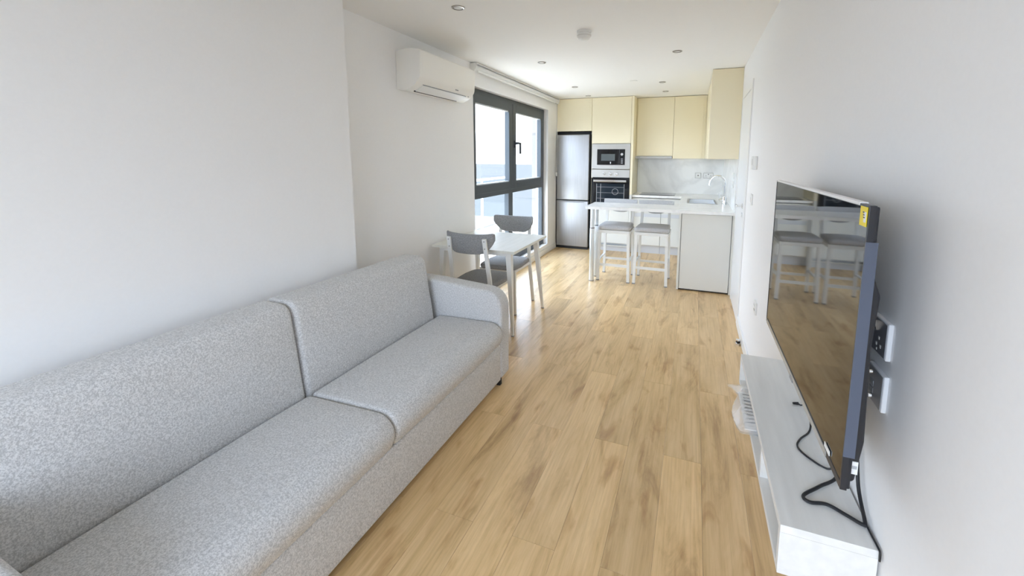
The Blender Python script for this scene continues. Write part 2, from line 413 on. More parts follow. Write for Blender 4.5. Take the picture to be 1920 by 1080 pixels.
# ---- window in the left wall
XF = -2.197
w1 = thing('window_1', (XF, 4.95, WZ0)); w1['kind'] = 'structure'
xo = XF - 0.075
for nm, y0, y1, z0, z1, xi in (
        ('outer_frame', WY0, 3.86, WZ0, WZ1, XF - 0.012), ('outer_frame', 6.03, WY1, WZ0, WZ1, XF - 0.012),
        ('outer_frame', 3.86, 6.03, WZ1 - 0.07, WZ1, XF - 0.012), ('outer_frame', 3.86, 6.03, WZ0, 0.205, XF - 0.012),
        ('transom', 3.86, 6.03, 1.045, 1.115, XF - 0.012),
        ('mullion', 4.80, 4.925, 0.205, 1.045, XF - 0.012)):
    obj(nm, B(xo, xi, y0, y1, z0, z1, 0.004), m_anth, w1)
for y0, y1 in ((3.845, 4.905), (4.911, 6.05)):
    fr = thing('sash_root', (0, 0, 0)); bpy.data.objects.remove(fr)
    bm = bmesh.new()
    z0, z1, wd = 1.098, 2.170, 0.105
    for a in ((y0, y0 + wd, z0, z1), (y1 - wd, y1, z0, z1), (y0 + wd, y1 - wd, z1 - wd + 0.01, z1), (y0 + wd, y1 - wd, z0, z0 + wd - 0.008)):
        box(bm, xo + 0.01, XF, a[0], a[1], a[2], a[3], 0.004)
    s = obj('sash', bm, m_anth, w1)
    obj('pane', B(xo + 0.03, xo + 0.036, y0 + wd, y1 - wd, z0 + wd - 0.01, z1 - wd + 0.01), m_glass, s)
    bm = bmesh.new(); g = 0.012
    box(bm, xo + 0.037, XF - 0.012, y0 + wd, y1 - wd, z1 - wd + 0.01 - g, z1 - wd + 0.01); box(bm, xo + 0.037, XF - 0.012, y0 + wd, y1 - wd, z0 + wd - 0.008, z0 + wd - 0.008 + g)
    obj('glazing_bead', bm, m_seal, s)
for y0, y1 in ((3.86, 4.80), (4.925, 6.03)):
    obj('pane', B(xo + 0.03, xo + 0.036, y0, y1, 0.205, 1.045), m_glass, w1)
    obj('glazing_bead', B(xo + 0.037, XF - 0.02, y0, y1, 0.205, 0.217), m_seal, w1)
hd = obj('window_handle', B(XF, XF + 0.014, 4.945, 4.985, 1.625, 1.715, 0.004), m_black, w1)
bm = bmesh.new(); box(bm, XF + 0.012, XF + 0.060, 4.950, 4.980, 1.665, 1.695, 0.004); box(bm, XF + 0.040, XF + 0.062, 4.952, 5.045, 1.666, 1.694, 0.004); box(bm, XF + 0.040, XF + 0.062, 5.018, 5.046, 1.545, 1.694, 0.006)
obj('lever', bm, m_black, hd)

# ---- outside: balcony, pier, balustrade, sea
balc = struct('balcony_floor', B(-4.2, -2.34, 1.0, 9.5, -0.25, -0.02), m_balc)
bm = bmesh.new()
box(bm, -2.66, -2.34, 6.75, 7.4, -0.02, 2.9)
struct('balcony_pier', bm, m_ext)
bl = thing('glass_balustrade', (-4.1, 6.0, -0.02), 'clear glass balcony balustrade with slim white rail outside the window', 'balustrade')
for k in range(5):
    y = 1.6 + k * 1.5
    obj('glass_panel', B(-4.105, -4.093, y, y + 1.46, 0.05, 1.02), m_glass, bl)
    obj('post', B(-4.12, -4.08, y - 0.03, y + 0.0, -0.02, 1.05, 0.004), m_trim, bl)
obj('top_rail', B(-4.13, -4.07, 1.5, 9.2, 1.02, 1.06, 0.006), m_trim, bl)
struct('sea', B(-1500, 900, -1500, 1800, -30.2, -30), m_water)

# ---- door in the right wall
dr = thing('door_1', (XR, 4.33, 0)); dr['kind'] = 'structure'
DY0, DY1, DZ = 4.06, 4.74, 2.09
for y0, y1, z0, z1 in ((3.985, DY0, 0, DZ + 0.075), (DY1, 4.775, 0, DZ + 0.075), (DY0, DY1, DZ, DZ + 0.075)):
    obj('architrave', B(XR - 0.011, XR, y0, y1, z0, z1, 0.003), m_trim, dr)
obj('door_leaf', B(XR - 0.008, XR - 0.0005, DY0 + 0.004, DY1 - 0.004, 0.008, DZ - 0.004, 0.002), m_door, dr)
h = obj('door_handle', lathe(bmesh.new(), [(0.001, 0), (0.025, 0), (0.025, -0.008), (0.011, -0.010), (0.010, -0.045), (0.001, -0.045)], (XR - 0.008, 4.13, 1.07), 'x', 18), m_chrome, dr, True)
obj('lever', T(smooth_path([(XR - 0.05, 4.13, 1.07), (XR - 0.056, 4.15, 1.07), (XR - 0.056, 4.25, 1.07)], 5), 0.009, 10), m_chrome, h, True)
obj('keyhole_cover', lathe(bmesh.new(), [(0.001, 0), (0.022, 0), (0.022, -0.008), (0.001, -0.009)], (XR - 0.008, 4.13, 0.99), 'x', 18), m_chrome, dr, True)

# ------------------------------------------------------------------ kitchen: tall units
KF = 6.53
# cabinet over fridge
t = thing('fridge_overhead_cabinet', (-1.85, YB, 1.92), 'cream overhead cabinet above the steel fridge', 'cabinet')
obj('carcass', B(-2.137, -1.556, KF + 0.02, YB, 1.93, H - 0.004), m_cream, t)
obj('cabinet_door', B(-2.135, -1.559, KF, KF + 0.019, 1.92, H - 0.006, 0.0015), m_cream, t)
# tall oven housing
t = thing('oven_housing_cabinet', (-1.24, YB, 0), 'tall cream cabinet housing the microwave and oven', 'cabinet')
obj('side_panel', B(-1.556, -1.538, KF + 0.02, YB, 0.10, H - 0.004), m_cream, t)
obj('side_panel', B(-0.940, -0.905, KF - 0.002, YB, 0.93, H - 0.004), m_cream, t)
obj('side_panel', B(-0.940, -0.905, KF - 0.002, YB, 0.0, 0.929), m_base, t)
obj('back_panel', B(-1.538, -0.94, YB - 0.02, YB, 0.10, H - 0.004), m_cream, t)
for z in (0.10, 0.715, 1.318, 1.715): obj('shelf', B(-1.538, -0.94, KF + 0.03, YB - 0.02, z - 0.014, z), m_base if z < 0.9 else m_cream, t)
obj('cabinet_door', B(-1.553, -0.943, KF, KF + 0.019, 1.722, H - 0.006, 0.0015), m_cream, t)
obj('cabinet_door', B(-1.553, -0.943, KF, KF + 0.019, 0.14, 0.705, 0.0015), m_base, t)
obj('plinth', B(-1.553, -0.943, 6.60, 6.62, 0, 0.13), m_plinth, t)

# fridge freezer
t = thing('fridge_freezer', (-1.85, 6.8, 0), 'tall brushed steel fridge freezer beside the window wall', 'fridge')
obj('body', B(-2.118, -1.575, KF + 0.03, YB - 0.03, 0.02, 1.868), m_dark, t)
obj('top_gap_panel', B(-2.118, -1.575, KF + 0.06, KF + 0.07, 1.868, 1.912), m_dark, t)
for z0, z1 in ((0.815, 1.865), (0.045, 0.800)):
    obj('fridge_door', B(-2.120, -1.585, KF - 0.035, KF + 0.025, z0, z1, 0.010, 3), m_steel, t, True)
obj('handle_recess', B(-2.09, -1.65, KF - 0.038, KF - 0.02, 0.775, 0.802, 0.004), m_grey, t)
obj('side_gap', B(-2.139, -2.122, KF + 0.0, YB - 0.05, 0.0, 1.915), m_dark, t)
obj('painted_bottom_shadow', B(-2.12, -1.59, KF - 0.005, KF + 0.03, 0.0, 0.043), m_dark, t)  # black strip standing in for the shadow in the gap below the fridge

# microwave
t = thing('built_in_microwave', (-1.24, KF, 1.33), 'built-in steel framed microwave with black glass door above the oven', 'microwave')
x0, x1, z0, z1 = -1.545, -0.943, 1.325, 1.716
bm = bmesh.new()
gx0, gx1, gz0, gz1 = -1.458, -1.022, 1.388, 1.632
for a in ((x0, gx0, z0, z1), (gx1, x1, z0, z1), (gx0, gx1, z0, gz0), (gx0, gx1, gz1, z1)): box(bm, a[0], a[1], KF - 0.012, KF + 0.015, a[2], a[3], 0.001)
obj('frame', bm, m_steel2, t)
obj('body', B(-1.53, -0.955, KF + 0.016, YB - 0.1, 1.33, 1.70), m_dark, t)
g = obj('glass_door', B(gx0, gx1 - 0.088, KF - 0.016, KF + 0.01, gz0, gz1, 0.002), m_blackglass, t)
obj('viewing_window', B(-1.392, -1.176, KF - 0.018, KF - 0.0165, 1.452, 1.558), m_mwwin, g)
bm = bmesh.new(); lathe(bm, [(0.001, 0), (0.009, 0), (0.009, -0.0015), (0.001, -0.0015)], (-1.243, KF - 0.0165, 1.428), 'y', 12); box(bm, -1.249, -1.237, KF - 0.018, KF - 0.0165, 1.405, 1.424)
obj('logo', bm, m_paper, g)
p = obj('control_panel', B(gx1 - 0.087, gx1, KF - 0.016, KF + 0.01, gz0, gz1, 0.002), m_blackglass, t)
obj('dial', lathe(bmesh.new(), [(0.001, 0), (0.023, 0), (0.020, -0.02), (0.001, -0.02)], (gx1 - 0.044, KF - 0.016, 1.553), 'y', 20), m_chrome, p, True)
for k in range(4): obj('button', B(gx1 - 0.06, gx1 - 0.03, KF - 0.0185, KF - 0.016, 1.41 + k * 0.022, 1.422 + k * 0.022, 0.001), m_grey, p)

# oven
t = thing('built_in_oven', (-1.24, KF, 0.72), 'built-in oven with three knobs and dark glass door under the microwave', 'oven')
obj('body', B(-1.53, -0.955, KF + 0.016, YB - 0.1, 0.73, 1.30), m_dark, t)
cp = obj('control_panel', B(-1.545, -0.943, KF - 0.014, KF + 0.015, 1.192, 1.314, 0.002), m_steel2, t)
for x in (-1.338, -1.240, -1.146):
    k_ = obj('knob', lathe(bmesh.new(), [(0.001, 0), (0.024, 0), (0.022, -0.008), (0.018, -0.010), (0.016, -0.030), (0.001, -0.031)], (x, KF - 0.014, 1.247), 'y', 20), m_chrome, cp, True)
d = obj('oven_door', B(-1.545, -0.943, KF - 0.014, KF + 0.015, 0.725, 1.180, 0.003), m_blackglass, t)
obj('inner_glass', B(-1.46, -1.02, KF - 0.0165, KF - 0.0142, 0.79, 1.095), m_ovenglass, d)
for x in (-1.455, -1.39, -1.02): obj('rack_rail', B(x - 0.004, x + 0.004, KF - 0.018, KF - 0.0166, 0.80, 1.09), m_grey, d)
for z in (0.86, 0.95, 1.04): obj('rack_rail', B(-1.45, -1.03, KF - 0.018, KF - 0.0166, z - 0.002, z + 0.002), m_grey, d)
obj('fan_cover', lathe(bmesh.new(), [(0.044, 0), (0.05, 0), (0.05, -0.001), (0.044, -0.001)], (-1.16, KF - 0.0167, 0.97), 'y', 24), m_grey, d)
hb = obj('door_handle', B(-1.505, -0.985, KF - 0.058, KF - 0.044, 1.122, 1.155, 0.004), m_chrome, t)
for x in (-1.47, -1.02): obj('bracket', B(x - 0.012, x + 0.012, KF - 0.044, KF - 0.013, 1.130, 1.148), m_chrome, hb)

# wall cabinets back run
UF, UB = 6.80, 1.492
t = thing('hood_wall_cabinet', (-0.62, YB, UB), 'cream wall cabinet over the hob with the extractor beneath it', 'cabinet')
obj('carcass', B(-0.903, -0.338, UF + 0.02, YB - 0.001, UB + 0.035, H - 0.004), m_cream, t)
obj('cabinet_door', B(-0.885, -0.338, UF, UF + 0.019, UB + 0.038, H - 0.006, 0.0015), m_cream, t)
obj('filler_strip', B(-0.904, -0.888, UF + 0.005, UF + 0.02, UB, H - 0.006), m_creamedge, t)
t = thing('extractor_hood', (-0.62, YB, UB), 'slim steel telescopic extractor hood under the wall cabinet', 'extractor hood')
obj('body', B(-0.90, -0.345, UF + 0.03, YB - 0.02, UB + 0.002, UB + 0.034), m_steel2, t)
f = obj('pull_out_front', B(-0.903, -0.34, UF - 0.014, UF + 0.029, UB - 0.002, UB + 0.032, 0.002), m_steel2, t)
bm = bmesh.new()
for k in range(6): box(bm, -0.88 + k * 0.009, -0.874 + k * 0.009, UF - 0.0150, UF - 0.0138, UB + 0.015, UB + 0.021)
obj('brand_mark', bm, m_ink, f)
t = thing('wall_cabinet', (-0.12, YB, UB), 'narrow cream wall cabinet between the hood cabinet and the corner', 'cabinet')
obj('carcass', B(-0.336, 0.088, UF + 0.02, YB - 0.001, UB, H - 0.004), m_cream, t)
obj('cabinet_door', B(-0.334, 0.086, UF, UF + 0.019, UB - 0.002, H - 0.006, 0.0015), m_cream, t)
# right run wall cabinets (door faces look towards the window)
ys = [4.915, 5.52, 6.15, 6.78]
for k in range(3):
    y0, y1 = ys[k] + 0.001, ys[k + 1] - 0.001
    lab = ('cream wall cabinet with the broad blank side panel nearest the room door', 'cream wall cabinet above the sink, middle of the right-hand row', 'cream corner wall cabinet at the far end of the right-hand row')[k]
    t = thing('sink_wall_cabinet' if k else 'end_wall_cabinet', (0.28, (y0 + y1) / 2, UB), lab, 'cabinet')
    obj('carcass', B(0.150, XR - 0.001, y0, y1, UB, H - 0.004), m_cream, t)
    obj('cabinet_door', B(0.130, 0.148, y0 + 0.001, y1 - 0.001, UB - 0.002, H - 0.006, 0.0015), m_cream, t)
    if k == 0: obj('end_panel', B(0.128, XR - 0.001, 4.896, 4.914, UB - 0.004, H - 0.004, 0.001), m_cream, t)
    if k == 2: obj('filler_strip', B(0.088, 0.129, UF + 0.001, UF + 0.015, UB - 0.002, H - 0.006), m_cream, t)

# splashback
single('marble_splashback', B(-0.90, XR - 0.012, YB - 0.014, YB - 0.001, 0.924, UB - 0.001), m_marble, 'white marble splashback panel behind the hob', 'splashback')
single('side_splashback', B(XR - 0.012, XR - 0.001, 4.92, YB - 0.001, 0.924, UB - 0.005), m_marble, 'white marble splashback on the right wall beside the tap', 'splashback')

# base units, back run
BF = 6.585
for x0, x1, lab in ((-0.903, -0.46, 'off-white drawer base unit under the hob next to the oven'), (-0.458, -0.142, 'narrow off-white base unit in the kitchen corner')):
    t = thing('base_cabinet', ((x0 + x1) / 2, YB, 0), lab, 'cabinet')
    obj('carcass', B(x0, x1, BF + 0.02, YB - 0.001, 0.13, 0.878), m_base, t)
    obj('cabinet_door', B(x0 + 0.002, x1 - 0.002, BF, BF + 0.019, 0.14, 0.585, 0.0015), m_base, t)
    obj('drawer_front', B(x0 + 0.002, x1 - 0.002, BF, BF + 0.019, 0.64, 0.872, 0.0015), m_base, t)
    obj('grip_channel', B(x0 + 0.001, x1 - 0.001, BF + 0.004, BF + 0.012, 0.585, 0.640), m_plinth, t)
    obj('plinth', B(x0, x1, 6.645, 6.66, 0, 0.132), m_plinth, t)
# peninsula units (right run)
PX = -0.125
t = thing('peninsula_cabinet', (0.15, 4.9, 0), 'off-white end panelled peninsula cabinet under the breakfast bar end', 'cabinet')
obj('end_panel', B(-0.110, 0.402, 4.871, 4.886, 0.020, 0.880, 0.0015), m_base, t)
obj('painted_shadow_gap', B(-0.113, 0.408, 4.887, 4.8915, 0.10, 0.888), m_grey, t)  # grey backing plate, paints the dark shade line round the end panel
obj('carcass', B(PX + 0.014, XR - 0.002, 4.892, 5.50, 0.10, 0.888), m_base, t)
obj('side_panel', B(PX - 0.014, PX + 0.010, 4.866, 5.50, 0.006, 0.888, 0.001), m_base, t)
obj('side_panel', B(0.409, XR - 0.002, 4.870, 4.891, 0.0, 0.888, 0.001), m_base, t)
obj('plinth', B(PX + 0.012, 0.408, 4.905, 4.92, 0.0, 0.099), m_dark, t)
t = thing('sink_base_cabinet', (0.15, 5.9, 0), 'off-white base cabinet under the sink', 'cabinet')
obj('carcass', B(PX + 0.014, XR - 0.002, 5.502, 6.50, 0.10, 0.70), m_base, t)
obj('cabinet_door', B(PX - 0.008, PX + 0.012, 5.504, 6.00, 0.14, 0.87, 0.0015), m_base, t)
obj('cabinet_door', B(PX - 0.008, PX + 0.012, 6.004, 6.50, 0.14, 0.87, 0.0015), m_base, t)
obj('plinth', B(PX + 0.06, PX + 0.075, 5.502, 6.50, 0, 0.10), m_plinth, t)

# worktop: L with breakfast bar, sink hole left open
CT, CB = 0.924, 0.890
SX0, SX1, SY0, SY1 = -0.06, 0.27, 5.62, 6.22
t = thing('worktop', (0.1, 5.5, CB), 'white stone worktop running from the hob round into the breakfast bar', 'worktop')
bm = bmesh.new()
WX0 = -0.165
def hbox(x0, x1, y0, y1): box(bm, x0, x1, y0, y1, CB, CT)
poly = [(-1.205, 4.81), (XR - 0.001, 4.81), (XR - 0.001, YB - 0.002), (-0.903, YB - 0.002), (-0.903, 6.565), (WX0, 6.565), (WX0, 5.325), (-1.205, 5.325)]
hole = [(SX0, SY0), (SX1, SY0), (SX1, SY1), (SX0, SY1)]
def ring(pts, z): return [bm.verts.new((x, y, z)) for x, y in pts]
for z in (CB, CT):
    a = ring(poly, z); b = ring(hole, z)
    ed = [bm.edges.new((v[i], v[(i + 1) % len(v)])) for v in (a, b) for i in range(len(v))]
    bmesh.ops.triangle_fill(bm, use_beauty=True, edges=ed)
    if z == CB: a0, b0 = a, b
for lo, hi in ((a0, a), (b0, b)):
    for i in range(len(lo)): bm.faces.new((lo[i], lo[(i + 1) % len(lo)], hi[(i + 1) % len(hi)], hi[i]))
bmesh.ops.recalc_face_normals(bm, faces=bm.faces[:])
obj('slab', bm, m_top, t)
for y in (4.862, 5.075):
    lg = obj('bar_leg', lathe(bmesh.new(), [(0.001, 0.012), (0.030, 0.012), (0.030, 0.655), (0.001, 0.655)], (-1.128, y, 0), 'z', 20), m_alu, t, True)
    obj('leg_tube', lathe(bmesh.new(), [(0.001, 0.664), (0.026, 0.664), (0.026, CB - 0.001), (0.001, CB - 0.001)], (-1.128, y, 0), 'z', 20), m_alu, lg, True)
    obj('collar', lathe(bmesh.new(), [(0.001, 0.655), (0.028, 0.655), (0.028, 0.664), (0.001, 0.664)], (-1.128, y, 0), 'z', 20), m_black, lg)
    obj('foot_cap', lathe(bmesh.new(), [(0.001, 0.0), (0.030, 0.0), (0.031, 0.012), (0.001, 0.012)], (-1.128, y, 0), 'z', 20), m_grey, lg)

# sink
t = thing('kitchen_sink', ((SX0 + SX1) / 2, (SY0 + SY1) / 2, CT), 'steel inset sink in the white worktop beside the tap', 'sink')
bm = bmesh.new()
for a in ((SX0 - 0.015, SX0 + 0.012, SY0 - 0.015, SY1 + 0.015), (SX1 - 0.012, SX1 + 0.015, SY0 - 0.015, SY1 + 0.015), (SX0 + 0.012, SX1 - 0.012, SY0 - 0.015, SY0 + 0.012), (SX0 + 0.012, SX1 - 0.012, SY1 - 0.012, SY1 + 0.015)):
    box(bm, a[0], a[1], a[2], a[3], CT + 0.0005, CT + 0.004)
obj('rim', bm, m_steel, t)
bm = bmesh.new(); q = 0.004
for a in ((SX0 + q, SX0 + 2 * q, SY0 + q, SY1 - q), (SX1 - 2 * q, SX1 - q, SY0 + q, SY1 - q), (SX0 + q, SX1 - q, SY0 + q, SY0 + 2 * q), (SX0 + q, SX1 - q, SY1 - 2 * q, SY1 - q)):
    box(bm, a[0], a[1], a[2], a[3], CT - 0.17, CT + 0.0005)
box(bm, SX0 + q, SX1 - q, SY0 + q, SY1 - q, CT - 0.175, CT - 0.17)
bs = obj('basin', bm, m_blue, t)
obj('drain', lathe(bmesh.new(), [(0.001, 0), (0.04, 0), (0.04, 0.003), (0.001, 0.003)], (0.1, 5.9, CT - 0.17), 'z', 20), m_chrome, bs)
# tap
t = thing('kitchen_tap', (0.365, 5.65, CT), 'chrome gooseneck kitchen tap standing behind the sink', 'tap')
obj('base', lathe(bmesh.new(), [(0.001, 0), (0.026, 0), (0.026, 0.09), (0.020, 0.10), (0.001, 0.10)], (0.365, 5.65, CT), 'z', 20), m_chrome, t, True)
path = [(0.365, 5.65, CT + 0.09), (0.365, 5.65, CT + 0.24)] + [(0.365 - 0.09 + 0.09 * math.cos(a), 5.65, CT + 0.265 + 0.09 * math.sin(a)) for a in [math.pi * k / 10 for k in range(0, 11)]] + [(0.182, 5.65, CT + 0.235)]
obj('spout', T(path, 0.012, 12), m_chrome, t, True)
hb = obj('lever_body', T([(0.365, 5.65, CT + 0.055), (0.30, 5.65, CT + 0.055)], 0.017, 14), m_chrome, t, True)
obj('lever', T([(0.305, 5.65, CT + 0.055), (0.300, 5.65, CT + 0.14)], 0.006, 10), m_chrome, hb, True)
# hob
t = thing('induction_hob', (-0.55, 6.85, CT), 'flat black glass hob set into the white worktop', 'hob')
obj('glass_plate', B(-0.80, -0.27, 6.625, 7.07, CT + 0.0005, CT + 0.007, 0.002), m_blackglass, t)
for x, y, r in ((-0.67, 6.75, 0.08), (-0.40, 6.75, 0.09), (-0.67, 6.95, 0.09), (-0.40, 6.95, 0.075)):
    obj('cooking_zone', lathe(bmesh.new(), [(r - 0.004, 0), (r, 0), (r, 0.0006), (r - 0.004, 0.0006)], (x, y, CT + 0.0071), 'z', 28), m_grey, t)

# ------------------------------------------------------------------ bar stools
def make_stool():
    t = thing('bar_stool', (0, 0, 0)); w, d = 0.185, 0.185
    for sx_ in (-1, 1):
        obj('leg', bar(bmesh.new(), (sx_ * w * 0.93, -d * 0.93, 0.605), (sx_ * w, -d, 0.012), 0.032, 0.032), m_chairmetal, t)
        obj('leg', bar(bmesh.new(), (sx_ * w * 0.93, d * 0.93, 0.605), (sx_ * w, d + 0.01, 0.012), 0.030, 0.030), m_chairmetal, t)
        obj('back_post', bar(bmesh.new(), (sx_ * w * 0.90, d * 0.95, 0.60), (sx_ * w * 0.88, d + 0.085, 0.935), 0.034, 0.016), m_chairmetal, t)
        obj('side_rung', bar(bmesh.new(), (sx_ * w * 0.98, -d, 0.255), (sx_ * w * 0.98, d, 0.255), 0.014, 0.026, (0, 0, 1)), m_chairmetal, t)
        for sy_ in (-1, 1): obj('foot_pad', B(sx_ * w - 0.017, sx_ * w + 0.017, sy_ * d - 0.017 + (0.01 if sy_ > 0 else 0), sy_ * d + 0.017 + (0.01 if sy_ > 0 else 0), 0, 0.012), m_grey, t)
    obj('front_rung', bar(bmesh.new(), (-w, -d * 0.98, 0.200), (w, -d * 0.98, 0.200), 0.030, 0.016, (0, 0, 1)), m_chairmetal, t)
    obj('rear_rung', bar(bmesh.new(), (-w, d, 0.200), (w, d, 0.200), 0.026, 0.016, (0, 0, 1)), m_chairmetal, t)
    bm = bmesh.new()
    for a in ((-w, w, -d - 0.012, -d + 0.012), (-w, w, d - 0.022, d + 0.002), (-w - 0.01, -w + 0.014, -d, d), (w - 0.014, w + 0.01, -d, d)): box(bm, a[0], a[1], a[2], a[3], 0.595, 0.632, 0.003)
    obj('seat_frame', bm, m_chairmetal, t)
    pl = resample(round_poly([(-0.20, -0.205, 0.04), (0.20, -0.205, 0.04), (0.185, 0.19, 0.04), (-0.185, 0.19, 0.04)], 5), 0.05)
    def dome(p):
        k = max(0.0, 1 - (p.x / 0.21) ** 2) * max(0.0, 1 - (p.y / 0.215) ** 2)
        if p.z > 0.66: p.z += 0.012 * math.sqrt(k)
        return p
    obj('seat', soft(bmesh.new(), pl, 0.633, 0.683, 0.022, 'z', 2, 4, dome), m_stoolfab, t, True, ang=1.2)
    # curved backrest with smile shaped lower edge
    bm = bmesh.new(); n = 16; rows = []
    for k in range(n + 1):
        u = -1 + 2 * k / n; x = 0.212 * u; yb = 0.272 - 0.012 * u * u; zt = 0.972 - 0.004 * u * u; zb = 0.803 + 0.125 * abs(u) ** 2.6
        zb = min(zb, zt - 0.05)
        q = []
        for yy, zz in ((yb - 0.016, zb + 0.006), (yb - 0.020, (zb + zt) / 2), (yb - 0.016, zt - 0.006), (yb - 0.006, zt), (yb + 0.006, zt), (yb + 0.014, zt - 0.006), (yb + 0.016, (zb + zt) / 2), (yb + 0.014, zb + 0.006), (yb + 0.004, zb), (yb - 0.006, zb)):
            q.append(bm.verts.new((x, yy + 0.16 * (zz - 0.90), zz)))
        rows.append(q)
    for a, b in zip(rows, rows[1:]):
        for k in range(10): bm.faces.new((a[k], a[(k + 1) % 10], b[(k + 1) % 10], b[k]))
    bm.faces.new(rows[0]); bm.faces.new(rows[-1]); bmesh.ops.recalc_face_normals(bm, faces=bm.faces[:])
    obj('backrest', bm, m_stoolfab, t, True, ang=1.2)
    return t
st = make_stool(); st.location = (-0.878, 5.105, 0)
tag(st, 'white metal bar stool with grey pad, next to the aluminium bar legs', 'stool', 'bar stools at the breakfast bar')
dup(st, (-0.436, 5.105, 0), math.radians(-1.0), 'white metal bar stool with grey pad, next to the peninsula cabinet')

# ------------------------------------------------------------------ dining table
t = thing('dining_table', (-1.72, 3.38, 0), 'small square pale dining table with splayed white legs by the window', 'table')
obj('tabletop', B(-2.115, -1.328, 2.985, 3.765, 0.722, 0.745, 0.003), m_table, t)
bm = bmesh.new()
for a in ((-2.06, -1.385, 3.035, 3.060), (-2.06, -1.385, 3.69, 3.715), (-2.06, -2.035, 3.06, 3.69), (-1.41, -1.385, 3.06, 3.69)): box(bm, a[0], a[1], a[2], a[3], 0.690, 0.7215)
obj('apron', bm, m_chairmetal, t)
for x, y, x2, y2 in ((-1.405, 3.055, -1.372, 3.045), (-1.405, 3.665, -1.366, 3.760), (-2.04, 3.055, -2.085, 3.03), (-2.04, 3.665, -2.085, 3.75)):
    lg = obj('leg', bar(bmesh.new(), (x, y, 0.7215), (x2, y2, 0.008), 0.048, 0.048, (1, 0, 0), 0.020, 0.020), m_chairmetal, t)
    obj('foot_pad', B(x2 - 0.011, x2 + 0.011, y2 - 0.011, y2 + 0.011, 0, 0.009), m_grey, lg)

# ------------------------------------------------------------------ dining chairs  (local: seat faces +y, back at -y)
def make_chair():
    t = thing('dining_chair', (0, 0, 0))
    for sx_ in (-1, 1):
        # flat rear post that runs from floor up past the backrest
        obj('rear_leg', tube_rect([(sx_ * 0.200, -0.245, 0.008), (sx_ * 0.178, -0.200, 0.44), (sx_ * 0.168, -0.215, 0.62), (sx_ * 0.160, -0.258, 0.865)], 0.034, 0.016), m_chairmetal, t)
        obj('front_leg', bar(bmesh.new(), (sx_ * 0.175, 0.180, 0.435), (sx_ * 0.190, 0.198, 0.008), 0.028, 0.028, (1, 0, 0), 0.022, 0.022), m_chairmetal, t)
        obj('foot_pad', B(sx_ * 0.200 - 0.012, sx_ * 0.200 + 0.012, -0.257, -0.233, 0, 0.009), m_grey, t)
        obj('foot_pad', B(sx_ * 0.190 - 0.012, sx_ * 0.190 + 0.012, 0.186, 0.210, 0, 0.009), m_grey, t)
        for z, y in ((0.845, -0.2640), (0.785, -0.2540)):
            obj('bolt', lathe(bmesh.new(), [(0.001, 0), (0.006, 0), (0.005, -0.004), (0.001, -0.004)], (sx_ * 0.161, y, z), 'y', 10), m_steel2, t)
    bm = bmesh.new()
    for a in ((-0.175, 0.175, -0.205, -0.183), (-0.175, 0.175, 0.165, 0.19), (-0.185, -0.163, -0.19, 0.18), (0.163, 0.185, -0.19, 0.18)): box(bm, a[0], a[1], a[2], a[3], 0.405, 0.432, 0.003)
    obj('seat_frame', bm, m_chairmetal, t)
    pl = resample(round_poly([(-0.185, -0.205, 0.05), (0.185, -0.205, 0.05), (0.205, 0.05, 0.15), (0.185, 0.225, 0.07), (-0.185, 0.225, 0.07), (-0.205, 0.05, 0.15)], 5), 0.05)
    def dome(p):
        k = max(0.0, 1 - (p.x / 0.22) ** 2) * max(0.0, 1 - (p.y / 0.235) ** 2)
        if p.z > 0.455: p.z += 0.010 * math.sqrt(k)
        return p
    obj('seat', soft(bmesh.new(), pl, 0.433, 0.474, 0.018, 'z', 2, 4, dome), m_chairfab, t, True, ang=1.2)
    bm = bmesh.new(); n = 20; rows = []
    for k in range(n + 1):
        u = -1 + 2 * k / n; x = 0.215 * math.sin(u * 1.25) / math.sin(1.25); yb = -0.262 + 0.055 * u * u
        zt = 0.893 + 0.012 * u * u; zb = 0.728 + 0.022 * abs(u) ** 2 + (0.085 * max(0, (abs(u) - 0.45) / 0.55) ** 1.25); e = 0.0
        if abs(u) > 0.97: zt -= 0.008
        lean = lambda z: -0.10 * (z - 0.80)
        q = []
        for yy, zz in ((yb + 0.024, zb + 0.006), (yb + 0.028, (zb + zt) / 2), (yb + 0.024, zt - 0.006), (yb + 0.014, zt), (yb + 0.004, zt), (yb - 0.001, zt - 0.006), (yb - 0.001, (zb + zt) / 2), (yb - 0.001, zb + 0.006), (yb + 0.004, zb), (yb + 0.014, zb)):
            q.append(bm.verts.new((x, yy + 0.014 + lean(zz), zz)))
        rows.append(q)
    for a, b in zip(rows, rows[1:]):
        for k in range(10): bm.faces.new((a[k], a[(k + 1) % 10], b[(k + 1) % 10], b[k]))
    bm.faces.new(rows[0]); bm.faces.new(rows[-1]); bmesh.ops.recalc_face_normals(bm, faces=bm.faces[:])
    obj('backrest', bm, m_chairfab, t, True, ang=1.0)
    return t
def tube_rect(pts, w, d):
    bm = bmesh.new(); P = [Vector(p) for p in smooth_path(pts, 5)]; rg = []
    for i, p in enumerate(P):
        dd = (P[min(i + 1, len(P) - 1)] - P[max(i - 1, 0)]).normalized(); u = Vector((1, 0, 0)); u = (u - dd * u.dot(dd)).normalized(); v = dd.cross(u)
        rg.append([bm.verts.new(p + u * a * w / 2 + v * b * d / 2) for a, b in ((-1, -1), (1, -1), (1, 1), (-1, 1))])
    for a, b in zip(rg, rg[1:]):
        for k in range(4): bm.faces.new((a[k], a[(k + 1) % 4], b[(k + 1) % 4], b[k]))
    bm.faces.new(rg[0]); bm.faces.new(rg[-1]); bmesh.ops.recalc_face_normals(bm, faces=bm.faces[:]); return bm
ch = make_chair(); ch.location = (-1.675, 3.085, 0)
tag(ch, 'grey padded dining chair with its back to the sofa arm', 'chair', 'dining chairs at the small table')
